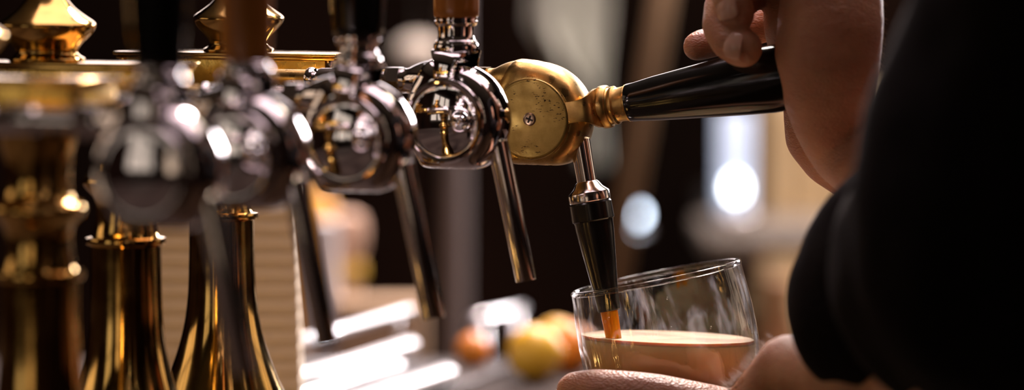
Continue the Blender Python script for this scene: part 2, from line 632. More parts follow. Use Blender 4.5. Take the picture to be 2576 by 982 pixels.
def make_tower(px, pyt, d, fin_px, col_px, label, length=112, width=30):
    """px, pyt: pixel of the box's front right top corner at depth d"""
    p = at(px, pyt, d)
    p.z = BAR_Z
    t = thing('brass_beer_tower', label, 'beer tower', p, ROW, 'brass towers behind the beer taps')
    zt, zb = 1.300 - BAR_Z, 1.2815 - BAR_Z
    L, W = length * mm, width * mm

    def lx(pixel, yy=W / 2):
        # local x of a point in the plane y = yy that projects to the given pixel column
        c, s = math.cos(ROW), math.sin(ROW)
        k = (pixel - 1288) / F
        # X = p.x + x c - y s ; Y = p.y + x s + y c ; X = k Y
        return (k * (p.y + yy * c) - p.x + yy * s) / (c - k * s)
    bm = bmesh.new()
    box(bm, -L, 0, 0, W, zb + 2 * mm, zt - 3 * mm, .4 * mm)
    b = link('header_box', bm, M['brass_box'], t, auto=30)
    bm = bmesh.new()
    box(bm, -L - 2.4 * mm, 2.4 * mm, -2.4 * mm, W + 2.4 * mm, zt - 1.6 * mm, zt, .6 * mm)
    box(bm, -L - 1.2 * mm, 1.2 * mm, -1.2 * mm, W + 1.2 * mm, zt - 3.4 * mm, zt - 1.4 * mm, .5 * mm)
    link('lid_moulding', bm, M['brass'], b, auto=40)
    bm = bmesh.new()
    box(bm, -L - 1.6 * mm, 1.6 * mm, -1.6 * mm, W + 1.6 * mm, zb, zb + 2.4 * mm, .6 * mm)
    link('base_moulding', bm, M['brass'], b, auto=40)
    for x in (-2.2 * mm, -L + 2.2 * mm):
        for y in (0, W):
            bm = bmesh.new()
            lathe(bm, [(1.9 * mm, zb + 2 * mm), (1.9 * mm, zt - 3 * mm)], 'Z', 20, (x, y, 0))
            link('corner_post', bm, M['brass'], b)
    fx = lx(fin_px)
    bm = bmesh.new()
    prof = smooth_prof([(16.5, 0), (16.8, 1.2), (14.6, 2.6), (13.6, 4.4), (15.5, 7.5), (19.5, 11.5), (21.6, 15), (21.2, 17), (17.0, 20), (12.6, 23.4), (9.2, 27.5), (7.2, 31), (7.6, 33), (9.5, 36), (9.2, 39.5), (6, 42.5), (1, 44)], 5)
    lathe(bm, [(r * mm, h * mm) for r, h in prof], 'Z', 96, (fx, W / 2, zt))
    link('finial', bm, M['brass'], t)
    cx = lx(col_px)
    prof = smooth_prof([(50, 0), (50, 6), (47, 14), (45.5, 22), (41, 34), (33.5, 48), (27.5, 61), (21.8, 76), (18.2, 90), (16.4, 104), (15.8, 118)], 5)
    prof += [(15.6, 126), (15.6, 139.5), (17.4, 140.2), (17.8, 141.5), (17.4, 143), (15, 143.6)]
    prof += smooth_prof([(14.4, 145), (13.2, 152), (13.6, 160), (17.5, 165), (18.8, 167.5), (17.8, 170), (14.4, 172), (13, 178), (13.6, 188), (15.6, 196), (16.2, 202)], 4)
    bm = bmesh.new()
    lathe(bm, [(r * mm, h * mm) for r, h in prof], 'Z', 96, (cx, W / 2, 0))
    link('column', bm, M['brass'], t, auto=50)
    return t


make_tower(838, 130, 1.60, 600, 555, 'brass beer tower with long box and pointed finial, its column beside the cream panel edge')
make_tower(405, 172, 1.48, 118, 312, 'brass beer tower between the nearest one and the one with the sharp box')
make_tower(198, 205, 1.33, -120, 92, 'blurred brass beer tower nearest the camera, dark flared column', length=100)

# ------------------------------------------------------------------ bar, back counter, room
M['bar_wood'] = mix_noise(mat('bar_top', (.10, .07, .055), .62), (.035, .025, .021), (.06, .045, .037), 8, 4, stretch=(1, .1, 1))
M['dark_wood'] = mix_noise(mat('dark_wood', (.05, .02, .012), .5), (.020, .008, .005), (.045, .018, .012), 4, 4, stretch=(3, 3, .3))
M['wall'] = mix_noise(mat('dark_panelling', (.04, .02, .015), .7), (.006, .003, .002), (.016, .007, .0045), 2.2, 3, stretch=(1, 1, .5))
M['floor'] = mix_noise(mat('floor_boards', (.06, .035, .02), .5), (.04, .022, .012), (.08, .045, .025), 3, 4, stretch=(4, .3, 1))
M['ceil'] = mat('ceiling_paint', (.10, .08, .06), .8)
rv = Vector((math.cos(PI / 2 + ROW), math.sin(PI / 2 + ROW), 0))      # along the row, away from the camera
sv = Vector((math.cos(ROW), math.sin(ROW), 0))                         # towards the bartender


def prism(bm, poly, z0, z1, bev=0):
    lo = [bm.verts.new((x, y, z0)) for x, y in poly]
    hi = [bm.verts.new((x, y, z1)) for x, y in poly]
    n = len(poly)
    bm.faces.new(lo[::-1])
    bm.faces.new(hi)
    for i in range(n):
        bm.faces.new((lo[i], lo[(i + 1) % n], hi[(i + 1) % n], hi[i]))
    if bev:
        bmesh.ops.bevel(bm, geom=list(bm.edges), offset=bev, segments=3, affect='EDGES')


tapp = at(1362, 296, 1.6)


def rowpt(u, v):
    """plan position: u along the row from the brass tap, v towards the bartender"""
    q = tapp + rv * u + sv * v
    return (q.x, q.y)


q0 = rowpt(-1.4, .0)
q1 = rowpt(.52, .0)
yend = 2.22
xr = tapp.x + (yend - tapp.y) * rv.x / rv.y
bar_poly = [(q0[0] - .5, q0[1]), (q0[0], q0[1]), (xr, yend), (xr - .75, yend), (-1.1, yend), (-1.1, q0[1])]
bar_poly = [(-1.1, q0[1]), q0, (xr, yend), (-1.1, yend)]
bm = bmesh.new()
prism(bm, bar_poly, BAR_Z - .04, BAR_Z, .004)
bar = thing('bar_counter', 'grey-brown bar counter carrying the brass beer towers', 'bar counter', (0, 0, 0))
link('counter_top', bm, M['bar_wood'], bar, auto=30)
ins = [(x + (.03 if i in (0, 3) else -.04), y + (.03 if i < 2 else -.03)) for i, (x, y) in enumerate(bar_poly)]
bm = bmesh.new()
prism(bm, ins, 0, BAR_Z - .04)
link('cabinet_front', bm, M['dark_wood'], bar, smooth=False)


def room_box(name, x0, x1, y0, y1, z0, z1, m):
    bm = bmesh.new()
    box(bm, x0, x1, y0, y1, z0, z1)
    o = link(name, bm, m, smooth=False)
    o['kind'] = 'structure'
    return o


X0, X1, Y0, Y1, H = -2.6, 2.6, -2.2, 4.4, 2.9
room_box('floor', X0 - .1, X1 + .1, Y0 - .1, Y1 + .1, -.1, 0, M['floor'])
room_box('ceiling', X0 - .1, X1 + .1, Y0 - .1, Y1 + .1, H, H + .1, M['ceil'])
room_box('wall_back', X0, X1, Y1, Y1 + .1, 0, H, M['wall'])
room_box('wall_front', X0, X1, Y0 - .1, Y0, 0, H, M['wall'])
room_box('wall_left', X0 - .1, X0, Y0, Y1, 0, H, M['wall'])
room_box('wall_right', X1, X1 + .1, Y0, Y1, 0, H, M['wall'])
n = 0
M['day'] = emis('daylight_pane', (1.0, .90, .76), .55)  # added glow, fills the brass faces from behind the camera
M['day_dim'] = emis('dim_daylight_pane', (1.0, .80, .58), .5)
for k_, v_ in (('wall', .04), ('dark_wood', .1), ('bar_wood', .08), ('shirt', .08), ('floor', .2), ('ceil', .1)):
    M[k_].node_tree.nodes['Principled BSDF'].inputs['Specular IOR Level'].default_value = v_
M['frame'] = mat('window_frame', (.03, .018, .01), .4)


def window(i, wall, a0, a1, z0, z1, m, cols=3):
    """wall window: panes and a frame with mullions, set on the inner face of a wall"""
    th = .02

    def bx(bm, u0, u1, zz0, zz1, t0, t1):
        if wall == 'left':
            box(bm, X0 + t0, X0 + t1, u0, u1, zz0, zz1)
        elif wall == 'right':
            box(bm, X1 - t1, X1 - t0, u0, u1, zz0, zz1)
        elif wall == 'front':
            box(bm, u0, u1, Y0 + t0, Y0 + t1, zz0, zz1)
        else:
            box(bm, u0, u1, Y1 - t1, Y1 - t0, zz0, zz1)
    bm = bmesh.new()
    for k in range(cols + 1):
        u = a0 + (a1 - a0) * k / cols
        bx(bm, u - .03, u + .03, z0, z1, 0, .05)
    for zz in ((z0, z1) if cols == 1 else (z0, (z0 + z1) / 2, z1)):
        bx(bm, a0 - .03, a1 + .03, zz - .03, zz + .03, 0, .045)
    fr = link('window_%d' % i, bm, M['frame'], smooth=False)
    fr['kind'] = 'structure'
    bm = bmesh.new()
    bx(bm, a0, a1, z0, z1, 0, .012)
    link('window_pane', bm, m, fr, smooth=False)


window(1, 'left', -1.7, -.3, 1.1, 2.4, M['day'], 3)  # unseen panels, added for streaks and fill on the metal
window(2, 'front', -1.9, -.9, 1.0, 2.3, M['day_dim'], 2)
window(3, 'left', 1.2, 2.4, 1.5, 2.5, M['day_dim'], 3)
window(4, 'right', 1.9, 3.3, 1.3, 2.5, M['day_dim'], 3)
window(5, 'back', -.75, 1.65, 1.48, 2.15, emis('bright_daylight_pane', (1.0, .86, .87), 4.2), 1)  # panel above the view, added to backlight tops and rims

BZ = .93
# back counter with its clutter
M['back_wood'] = mix_noise(mat('back_counter', (.06, .03, .02), .6, Specular_IOR_Level=.06), (.012, .006, .004), (.03, .015, .010), 6, 4, stretch=(1, .2, 1))
bm = bmesh.new()
prism(bm, [(-1.3, 2.5), (1.5, 2.5), (1.5, 3.1), (-1.3, 3.1)], BZ - .035, BZ, .004)
back = thing('back_counter', 'dark wooden counter beyond the bar, carrying fruit and drinks', 'counter', (0, 0, 0))
link('counter_top', bm, M['back_wood'], back, auto=30)
bm = bmesh.new()
prism(bm, [(-1.25, 2.55), (1.45, 2.55), (1.45, 3.05), (-1.25, 3.05)], 0, BZ - .035)
link('cabinet_front', bm, M['dark_wood'], back, smooth=False)

# ------------------------------------------------------------------ cream slatted panel behind the columns
M['cream'] = mat('cream_paint', (.93, .82, .62), .6, Subsurface_Weight=0)
p0, p1 = at(300, 700, 1.80), at(768, 700, 1.84)
bm = bmesh.new()
zt = at(700, 470, 1.82).z
rows = 17
for k in range(rows):
    z0 = BAR_Z + (zt - BAR_Z) * k / rows
    z1 = BAR_Z + (zt - BAR_Z) * (k + 1) / rows - .0002
    w = (p1.x - p0.x) * (1 - .03 * k / rows)
    box(bm, 0, w, 0, .030, z0, z1, .0005)
o = link('slatted_cream_crate', bm, M['cream'], auto=30)
o.location = (p0.x, p0.y, 0)
tag(o, 'cream slatted upright panel standing behind the brass columns', 'panel')

# ------------------------------------------------------------------ steel rods of the drainer
def rod_rack():
    base = at(960, 930, 2.08)
    base.z = BAR_Z
    t = thing('steel_drainer', 'bright wet steel drainer of slanting bars on the bar beyond the taps', 'drainer', base, ROW + R(1.5))
    ends = [(1030, 782, 2.20, .30, 4.0), (1032, 872, 2.12, .28, 7.0), (1124, 944, 2.06, .26, 8.0), (1000, 925, 2.03, .2, 6.0)]
    inv = (Matrix.Translation(base) @ Matrix.Rotation(ROW + R(1.5), 4, 'Z')).inverted()
    zmin = 1
    for (x, y, d, L, r) in ends:
        e = at(x, y, d)
        e.z = max(e.z, BAR_Z + .006)
        loc = inv @ e
        bm = bmesh.new()
        sweep(bm, [loc, loc - Vector((0, L * .5, 0)), loc - Vector((0, L, 0))], r * mm * .8, 20)
        for yy in (loc.y - .02, loc.y - L + .02):
            if loc.z > .011:
                sweep(bm, [(loc.x, yy, 0), (loc.x, yy, loc.z)], .002, 10)
        link('bar', bm, M['rail'], t)
    bm = bmesh.new()
    box(bm, -.11, .05, -.2, .10, 0, .003, .001)
    link('tray', bm, mat('dark_tray', (.05, .045, .045), .4, 1), t, auto=30)


rod_rack()
# knife-like bright sliver further along
bm = bmesh.new()
a = at(1196, 808, 2.45)
b = a + rv * .095
sweep(bm, [a, (a * 2 + b) / 3, (a + b * 2) / 3, b], [.0045, .0036, .0024, .0012], 20)
for q in ((a * 5 + b) / 6, (a + b * 5) / 6):
    sweep(bm, [Vector((q.x, q.y, BZ)), q], .003, 12)
tag(link('steel_rail', bm, M['rail']), 'short bright steel rail on two legs on the far counter beyond the spouts', 'rail')

# ------------------------------------------------------------------ background objects (out of focus)


def standing(name, label, cat, px, d, parts, z=BZ, group=None):
    """upright turned thing whose parts are (name, profile in mm, material)"""
    p = at(px, 500, d)
    t = thing(name, label, cat, (p.x, p.y, z), 0, group)
    for nm, prof, m in parts:
        bm = bmesh.new()
        lathe(bm, [(max(r, .05) * mm, h * mm) for r, h in prof], 'Z', 48)
        link(nm, bm, m, t, auto=40)
    return t


M['white_ceramic'] = mat('white_ceramic', (.85, .84, .86), .35)
M['peach'] = mat('peach_shade', (.75, .50, .36), .6)
M['yellow'] = mat('yellow_band', (.85, .55, .07), .4)
M['orange_glass'] = mat('amber_glass', (.85, .42, .04), .3)
M['tan_box'] = mat('tan_card', (.50, .34, .20), .7)
M['fruit_yellow'] = mix_noise(mat('lemon_skin', (.9, .6, .08), .35), (.93, .50, .03), (.98, .62, .06), 20, 3)
M['fruit_orange'] = mix_noise(mat('orange_skin', (.9, .3, .04), .35), (.85, .25, .03), (.92, .35, .05), 20, 3)
M['grey_cloth'] = mix_noise(mat('pale_towel', (.55, .58, .50), .9), (.50, .53, .46), (.60, .63, .55), 12, 3)
M['opal'] = mat('opal_shade', (.62, .56, .48), .5)
M['tan_wood'] = mat('tan_wood', (.36, .24, .13), .5)
M['copper'] = mat('copper', (.55, .30, .16), .4, 1)


def zpx(y, d):
    return at(1288, y, d).z


# amber globe bottle, white cylinder, peach jar with yellow band
d = 2.62
standing('white_candle', 'tall white cylinder under the amber dome beyond the nearest taps', 'candle', 815, d, [
    ('candle_body', [(11, 0), (11, (zpx(560, d) - BZ) / mm), (9, (zpx(556, d) - BZ) / mm)], M['white_ceramic'])])
d = 2.8
standing('amber_bottle', 'blurred amber domed bottle behind the white cylinder', 'bottle', 790, d, [
    ('bottle_body', [(20, 0), (21, 4), (21, (zpx(560, d) - BZ) / mm), (19, (zpx(530, d) - BZ) / mm), (13, (zpx(495, d) - BZ) / mm), (4, (zpx(485, d) - BZ) / mm)], M['orange_glass'])])
d = 2.7
h = lambda y: (zpx(y, d) - BZ) / mm
standing('peach_jar', 'blurred peach jar with a yellow band beside the white cylinder', 'jar', 876, d, [
    ('jar_body', [(11, 0), (12, 2), (9, h(760)), (8.5, h(700)), (9, h(655)), (13, h(620)), (14, h(575)), (12, h(545)), (6, h(535))], M['peach']),
    ('yellow_band', [(8, h(700)), (12, h(697)), (12.5, h(680)), (12, h(664)), (8, h(661))], M['yellow'])])
bm = bmesh.new()
box(bm, -.034, .034, -.02, .02, 0, zpx(752, 2.6) - BZ, .003)
o = link('tan_box', bm, M['tan_box'], auto=30)
pp = at(958, 500, 2.6)
o.location = (pp.x, pp.y, BZ)
tag(o, 'low tan box standing beside the peach jar', 'box')

# fruit
for k, (x, y, dd, r, m, lab) in enumerate([
        (1345, 868, 2.11, 17, 'fruit_yellow', 'larger yellow lemon in the middle of the fruit on the bar end'),
        (1440, 880, 2.15, 15, 'fruit_orange', 'red-orange fruit between the lemon and the beer glass'),
        (1190, 872, 2.17, 11, 'fruit_orange', 'small amber fruit lying apart under the bright steel bar'),
        (1402, 862, 2.185, 15, 'fruit_yellow', 'smaller yellow lemon peeping between the larger lemon and the red-orange fruit')]):
    bm = bmesh.new()
    q = smooth_prof([(.5, -1.12), (4, -1.02 * 1)] if False else [(.01, -1.0), (.35, -.95), (.72, -.70), (.96, -.28), (1, 0), (.93, .36), (.66, .74), (.3, .97), (.14, 1.08), (.01, 1.12)], 4)
    sc_ = r * mm
    lathe(bm, [(a_ * sc_, b_ * sc_) for a_, b_ in q], 'X' if m == 'fruit_yellow' else 'Z', 32)
    kind = 'lemon' if m == 'fruit_yellow' else 'orange'
    o = link(kind, bm, M[m])
    p = at(x, y, dd)
    o.location = (p.x, p.y, BAR_Z + sc_ * (1.0 if m == 'fruit_yellow' else 1.0))
    tag(o, lab, 'fruit')

# steel post
bm = bmesh.new()
lathe(bm, [(.0125, 0), (.0125, .02), (.011, .03), (.011, 1.0), (.0125, 1.01), (.0125, H - BZ)], 'Z', 32)
o = link('steel_post', bm, mat('dull_steel', (.20, .17, .165), .5, .5))
p = at(1145, 500, 2.95)
o.location = (p.x, p.y, BZ)
tag(o, 'dull grey steel post rising from the far counter between the spouts', 'post')

# hanging pale towel
def towel():
    bm = bmesh.new()
    nx, nz = 28, 40
    d = 3.3
    cols = []
    for side in (0, 1):
        g = []
        for j in range(nz + 1):
            v = j / nz
            y = -140 + 560 * v
            xl = 1330 + 110 * max(0, (v - .30)) * 1.5 + 10 * math.sin(v * 9)
            xl = 1318 + (150 * (min(1, max(0, (v - .35) / .3)) ** 1.3)) + 12 * math.sin(6 * v)
            xr_ = 1532 + 8 * math.sin(v * 7) - 10 * v
            row = []
            for i in range(nx + 1):
                u = i / nx
                q = at(xl + (xr_ - xl) * u, y, d)
                q.y += .012 * math.sin(u * 17 + v * 2) + side * .004
                row.append(bm.verts.new(q))
            g.append(row)
        for j in range(nz):
            for i in range(nx):
                bm.faces.new((g[j][i], g[j][i + 1], g[j + 1][i + 1], g[j + 1][i]))
        cols.append(g)
    a, b = cols
    for j in range(nz):
        bm.faces.new((a[j][0], a[j + 1][0], b[j + 1][0], b[j][0]))
        bm.faces.new((a[j][nx], a[j + 1][nx], b[j + 1][nx], b[j][nx]))
    for i in range(nx):
        bm.faces.new((a[0][i], a[0][i + 1], b[0][i + 1], b[0][i]))
        bm.faces.new((a[nz][i], a[nz][i + 1], b[nz][i + 1], b[nz][i]))
    t = link('hanging_towel', bm, M['grey_cloth'])
    tag(t, 'pale grey-green towel hanging in the dark beyond the brass tap', 'towel')
    bm = bmesh.new()
    a0, a1 = at(1290, -135, 3.305), at(1570, -135, 3.305)
    sweep(bm, [a0, a1], .006, 16)
    for q in (a0, a1):
        sweep(bm, [q + Vector((0, 0, -.002)), Vector((q.x, q.y, H))], .003, 12)
    tag(link('towel_rail', bm, M['steel']), 'thin steel rail holding the pale towel', 'rail')


towel()

# pale oval pendant
p = at(1052, 137, 3.2)
t = thing('pendant_lamp', 'pale oval pendant shade left of the amber tap handle', 'lamp', (p.x, p.y, H))
bm = bmesh.new()
rr = pr(62, 3.2)
hh = pr(46, 3.2)
lathe(bm, [(max(rr * math.cos(a), .0005), p.z - H + hh * math.sin(a)) for a in [R(-90 + 10 * i) for i in range(19)]], 'Z', 40)
link('lamp_shade', bm, M['opal'], t)
bm = bmesh.new()
lathe(bm, [(.0012, p.z - H + hh * .9), (.0012, -.001)], 'Z', 8)
link('cord', bm, M['rubber'], t)
bm = bmesh.new()
lathe(bm, [(.03, -.02), (.03, 0)], 'Z', 24)
link('ceiling_rose', bm, M['rubber'], t)

# leaning tan pole
bm = bmesh.new()
a, b = at(1722, -330, 3.05), at(1560, 640, 3.05)
pt = b + (b - a) * 0
foot = Vector((b.x, b.y, 1.02))
dirp = (a - b).normalized()
foot = b - dirp * ((b.z - BZ - .004) / dirp.z)
top = a + dirp * .25
sweep(bm, [foot + dirp * .004, (foot + top) / 2, top], pr(27, 3.05), 24)
tag(link('leaning_pole', bm, M['tan_wood']), 'tan wooden pole leaning in the dark above the black tap handle', 'pole')

# shelf with a bulb lamp and a stand-in glowing column on the right
bm = bmesh.new()
box(bm, .20, 1.1, 3.5, 3.75, zpx(595, 3.5) - .02, zpx(595, 3.5), .003)
shelf_z = zpx(595, 3.5)
o = link('bottle_shelf', bm, mat('shelf_wood', (.12, .09, .065), .7), auto=30)
for x in (.25, 1.05):
    bm = bmesh.new()
    box(bm, x - .01, x + .01, 3.74, Y1, shelf_z - .04, shelf_z - .02)
    box(bm, x - .01, x + .01, 3.52, 3.74, shelf_z - .04, shelf_z - .02)
    link('bracket', bm, M['steel'], o, smooth=False)
tag(o, 'grey-brown shelf behind the glass carrying the glowing lamps', 'shelf')

M['glow_blue'] = emis('opal_glow', (.66, .78, 1.0), .6)
M['glow_white'] = emis('bulb_glow', (.9, .95, 1.0), 14)
M['glow_mid'] = emis('small_bulb_glow', (.72, .84, 1.0), 16)


def tall_glow():  # stand-in glow for a glint through a gap, built like a lamp
    d = 3.6
    p = at(1848, 500, d)
    t = thing('column_lamp', 'tall bluish-white glowing lamp standing on the shelf under the black tap handle', 'lamp', (p.x, p.y, shelf_z))
    top = zpx(285, d) - shelf_z
    bm = bmesh.new()
    r = pr(38, d)
    lathe(bm, [(r, .02), (r, top), (r * .8, top + .005)], 'Z', 40)
    sh = link('lamp_shade', bm, M['glow_blue'], t, auto=40)
    bm = bmesh.new()
    rb = pr(15, d)
    c = zpx(470, d) - shelf_z
    for dz_ in (0,):
        lathe(bm, [(max(rb * math.cos(a), .0004), c + rb * 1.5 * math.sin(a)) for a in [R(-90 + 12 * i) for i in range(16)]], 'Z', 24, (0, -r - .002, 0))
    link('bulb', bm, M['glow_white'], t)
    bm = bmesh.new()
    lathe(bm, [(r * 1.2, 0), (r * 1.2, .012), (r * .8, .02)], 'Z', 32)
    link('lamp_base', bm, M['steel'], t, auto=40)


tall_glow()
p = at(1598, 540, 3.55)
t = thing('bulb_lamp', 'small round bluish glowing bulb lamp on the shelf above the beer glass', 'lamp', (p.x, p.y, shelf_z))
bm = bmesh.new()
c = p.z - shelf_z
lathe(bm, [(max(.0075 * math.cos(a), .0003), c + .0075 * math.sin(a)) for a in [R(-90 + 12 * i) for i in range(16)]], 'Z', 24)
link('bulb', bm, M['glow_mid'], t)
bm = bmesh.new()
lathe(bm, [(.012, 0), (.012, .003), (.003, .006), (.003, c - .006)], 'Z', 24)
link('lamp_base', bm, M['steel'], t, auto=40)

# tan curtain at the right of the background
def curtain():
    bm = bmesh.new()
    d = 3.95
    x0, x1 = at(1925, 500, d).x, at(2420, 500, d).x
    n = 120
    for yy in (0, .006):
        pass
    fr, bk = [], []
    for i in range(n + 1):
        u = i / n
        x = x0 + (x1 - x0) * u
        y = d + .02 * math.sin(u * 38) + .008 * math.sin(u * 90)
        fr.append((x, y))
        bk.append((x, y + .005))
    poly = fr + bk[::-1]
    lo = [bm.verts.new((x, y, .01)) for x, y in poly]
    hi = [bm.verts.new((x, y, zpx(225, d))) for x, y in poly]
    m_ = len(poly)
    for i in range(m_):
        bm.faces.new((lo[i], lo[(i + 1) % m_], hi[(i + 1) % m_], hi[i]))
    for i in range(n):
        for s in (lo, hi):
            bm.faces.new((s[i], s[i + 1], s[m_ - 2 - i], s[m_ - 1 - i]))
    tag(link('tan_screen', bm, mat('tan_cloth', (.62, .47, .28), .9)), 'pale tan pleated screen standing behind the hand and sleeve', 'screen')


curtain()
# copper pot below the curtain edge
standing('copper_jug', 'blurred copper jug beside the tan curtain above the glass', 'jug', 1965, 3.0, [
    ('jug_body', [(20, 0), (22, 3), (23, 40), (17, 72), (10, 95), (11, 120), (10, 122)], M['copper'])])

# ------------------------------------------------------------------ beer glass
rim_c = at(1649, 694, 1.606)
TILT = R(11.8)
gdown = Vector((math.sin(TILT) * .965, -math.sin(TILT) * .26, -math.cos(TILT))).normalized()
grot = (-gdown).to_track_quat('Z', 'Y').to_matrix().to_4x4()
GH = .150
gbase = rim_c + gdown * GH
glass = thing('pint_glass', 'tilted clear pint glass half full of creamy stout, held under the black nozzle', 'beer glass', gbase)
glass.rotation_euler = grot.to_euler()
OUT = smooth_prof([(27, 0), (29, 4), (29.5, 10), (30, 30), (32.5, 60), (37.5, 88), (41.2, 108), (42.0, 118), (41.8, 130), (40.9, 142), (40.4, 148.0)], 5)
INN = [(r - 1.9, h) for r, h in OUT if h > 8]


def inner_r(h):
    for (r0, h0), (r1, h1) in zip(INN, INN[1:]):
        if h0 <= h <= h1:
            return r0 + (r1 - r0) * (h - h0) / (h1 - h0)
    return INN[0][0] if h < INN[0][1] else INN[-1][0]


prof = OUT + [(r, h) for r, h in INN[::-1]] + [(20, 8.4), (.2, 8.2)]
bm = bmesh.new()
lathe(bm, [(r * mm, h * mm) for r, h in prof], 'Z', 128)
link('glass_wall', bm, M['glass'], glass, auto=40)
# rounded rim bead
bm = bmesh.new()
seg, rs = 128, 14
ring_r, tube = 39.5 * mm, 1.25 * mm
vs = [[bm.verts.new(((ring_r + tube * math.cos(b)) * math.cos(a), (ring_r + tube * math.cos(b)) * math.sin(a), 148.8 * mm + tube * 1.1 * math.sin(b))) for b in [2 * PI * j / rs for j in range(rs)]] for a in [2 * PI * i / seg for i in range(seg)]]
for i in range(seg):
    for j in range(rs):
        bm.faces.new((vs[i][j], vs[(i + 1) % seg][j], vs[(i + 1) % seg][(j + 1) % rs], vs[i][(j + 1) % rs]))
link('rim', bm, M['rim_glass'], glass)
# droplets clinging to the inside wall
bm = bmesh.new()
random.seed(4)
for k in range(46):
    a = random.uniform(0, 2 * PI)
    hh = random.uniform(100, 144)
    r = inner_r(hh) - .15
    s = random.uniform(.25, .62)
    lathe(bm, [(max(s * mm * math.cos(b), 2e-5), s * mm * 1.4 * math.sin(b)) for b in [R(-90 + 22.5 * i) for i in range(9)]], 'Z', 10, (r * mm * math.cos(a), r * mm * math.sin(a), hh * mm))
ob = link('droplets', bm, M['rim_glass'], glass)
ob['kind'] = 'stuff'

# beer and head: the inner volume cut by a level plane
Gm = Matrix.Translation(gbase) @ grot
level_z = at(1670, 880, 1.565).z


def fluid(name, m, ztop, zbot, label_, cat, shrink=.35, ripples=False, origin=None):
    bm = bmesh.new()
    prof = [(.3, 9.0), (20, 9.2)] + [(inner_r(h_) - shrink, h_) for h_ in range(11, 147, 2)]
    lathe(bm, [(r * mm, h * mm) for r, h in prof], 'Z', 128, mtx=Gm)
    tl = Vector((.032, .045, 1))          # the beer is still swinging in the moving glass
    for z, nz in ((ztop, 1), (zbot, -1)):
        if z is None:
            continue
        g = list(bm.verts) + list(bm.edges) + list(bm.faces)
        res = bmesh.ops.bisect_plane(bm, geom=g, plane_co=(origin.x, origin.y, z), plane_no=tl * nz, clear_outer=True)
        ed = [e for e in res['geom_cut'] if isinstance(e, bmesh.types.BMEdge)]
        bmesh.ops.holes_fill(bm, edges=ed)
    org = origin
    for v in bm.verts:
        v.co -= org
    o = link(name, bm, m, None, auto=50)
    o.location = org
    return o


org = Vector((rim_c.x + .02, rim_c.y, level_z))
o = fluid('stout', M['stout'], level_z - .0012, None, '', '', origin=org)
tag(o, 'settling creamy brown stout filling the lower part of the tilted glass', 'beer')
o = fluid('beer_foam', M['foam'], level_z + .0006, level_z - .0012, '', '', origin=org)
tag(o, 'thin cream foam head on the stout in the tilted glass', 'foam')
# foam ring clinging around the edge and bubbles
bpy.context.view_layer.update()
tipw = pour.matrix_world @ Vector(pour['tip'][:])
dw = (pour.matrix_world.to_3x3() @ Vector(pour['dirn'][:])).normalized()
del pour['tip'], pour['dirn']
k = (tipw.z - level_z) / -dw.z
bm = bmesh.new()
e = tipw + dw * k
n = 10
sweep(bm, [tipw - dw * .0005 + (e - tipw) * i / n + Vector((0, 0, 0)) for i in range(n + 1)], [(4.1 - .05 * i) * mm for i in range(n + 1)], 32)
tag(link('beer_stream', bm, M['amber_beer']), 'short glowing amber stream of beer falling from the nozzle', 'beer')

# ------------------------------------------------------------------ person


def blob_mesh(chains, voxel, smooth_it=6, keep=None):
    """union of tapered limbs as one continuous surface"""
    bm = bmesh.new()
    for ch in chains:
        pts = [(Vector(p), r) for p, r in ch]
        # resample for round joints
        for i, (p, r) in enumerate(pts):
            bmesh.ops.create_icosphere(bm, subdivisions=3, radius=r, matrix=Matrix.Translation(p))
        for (p, r), (q, s) in zip(pts, pts[1:]):
            dlt = q - p
            L = dlt.length
            if L < 1e-5 or L < abs(r - s):
                continue
            t = dlt / L
            sa = (r - s) / L
            ca = math.sqrt(max(0, 1 - sa * sa))
            u = t.orthogonal().normalized()
            v = t.cross(u)
            n_ = 28
            A = [bm.verts.new(p + t * r * sa + (u * math.cos(a) + v * math.sin(a)) * r * ca) for a in [2 * PI * k / n_ for k in range(n_)]]
            B = [bm.verts.new(q + t * s * sa + (u * math.cos(a) + v * math.sin(a)) * s * ca) for a in [2 * PI * k / n_ for k in range(n_)]]
            for k in range(n_):
                bm.faces.new((A[k], A[(k + 1) % n_], B[(k + 1) % n_], B[k]))
            bm.faces.new(A[::-1])
            bm.faces.new(B)
    bmesh.ops.recalc_face_normals(bm, faces=bm.faces)
    me = bpy.data.meshes.new('tmp')
    bm.to_mesh(me)
    bm.free()
    ob = bpy.data.objects.new('tmp', me)
    C.objects.link(ob)
    md = ob.modifiers.new('r', 'REMESH')
    md.mode = 'VOXEL'
    md.voxel_size = voxel
    sm = ob.modifiers.new('s', 'SMOOTH')
    sm.factor = .5
    sm.iterations = smooth_it
    dg = bpy.context.evaluated_depsgraph_get()
    ev = ob.evaluated_get(dg)
    m2 = bpy.data.meshes.new_from_object(ev)
    bpy.data.objects.remove(ob)
    bm = bmesh.new()
    bm.from_mesh(m2)
    bpy.data.meshes.remove(m2)
    return bm


def P(x, y, d, r):
    return (at(x, y, d), pr(r, d))


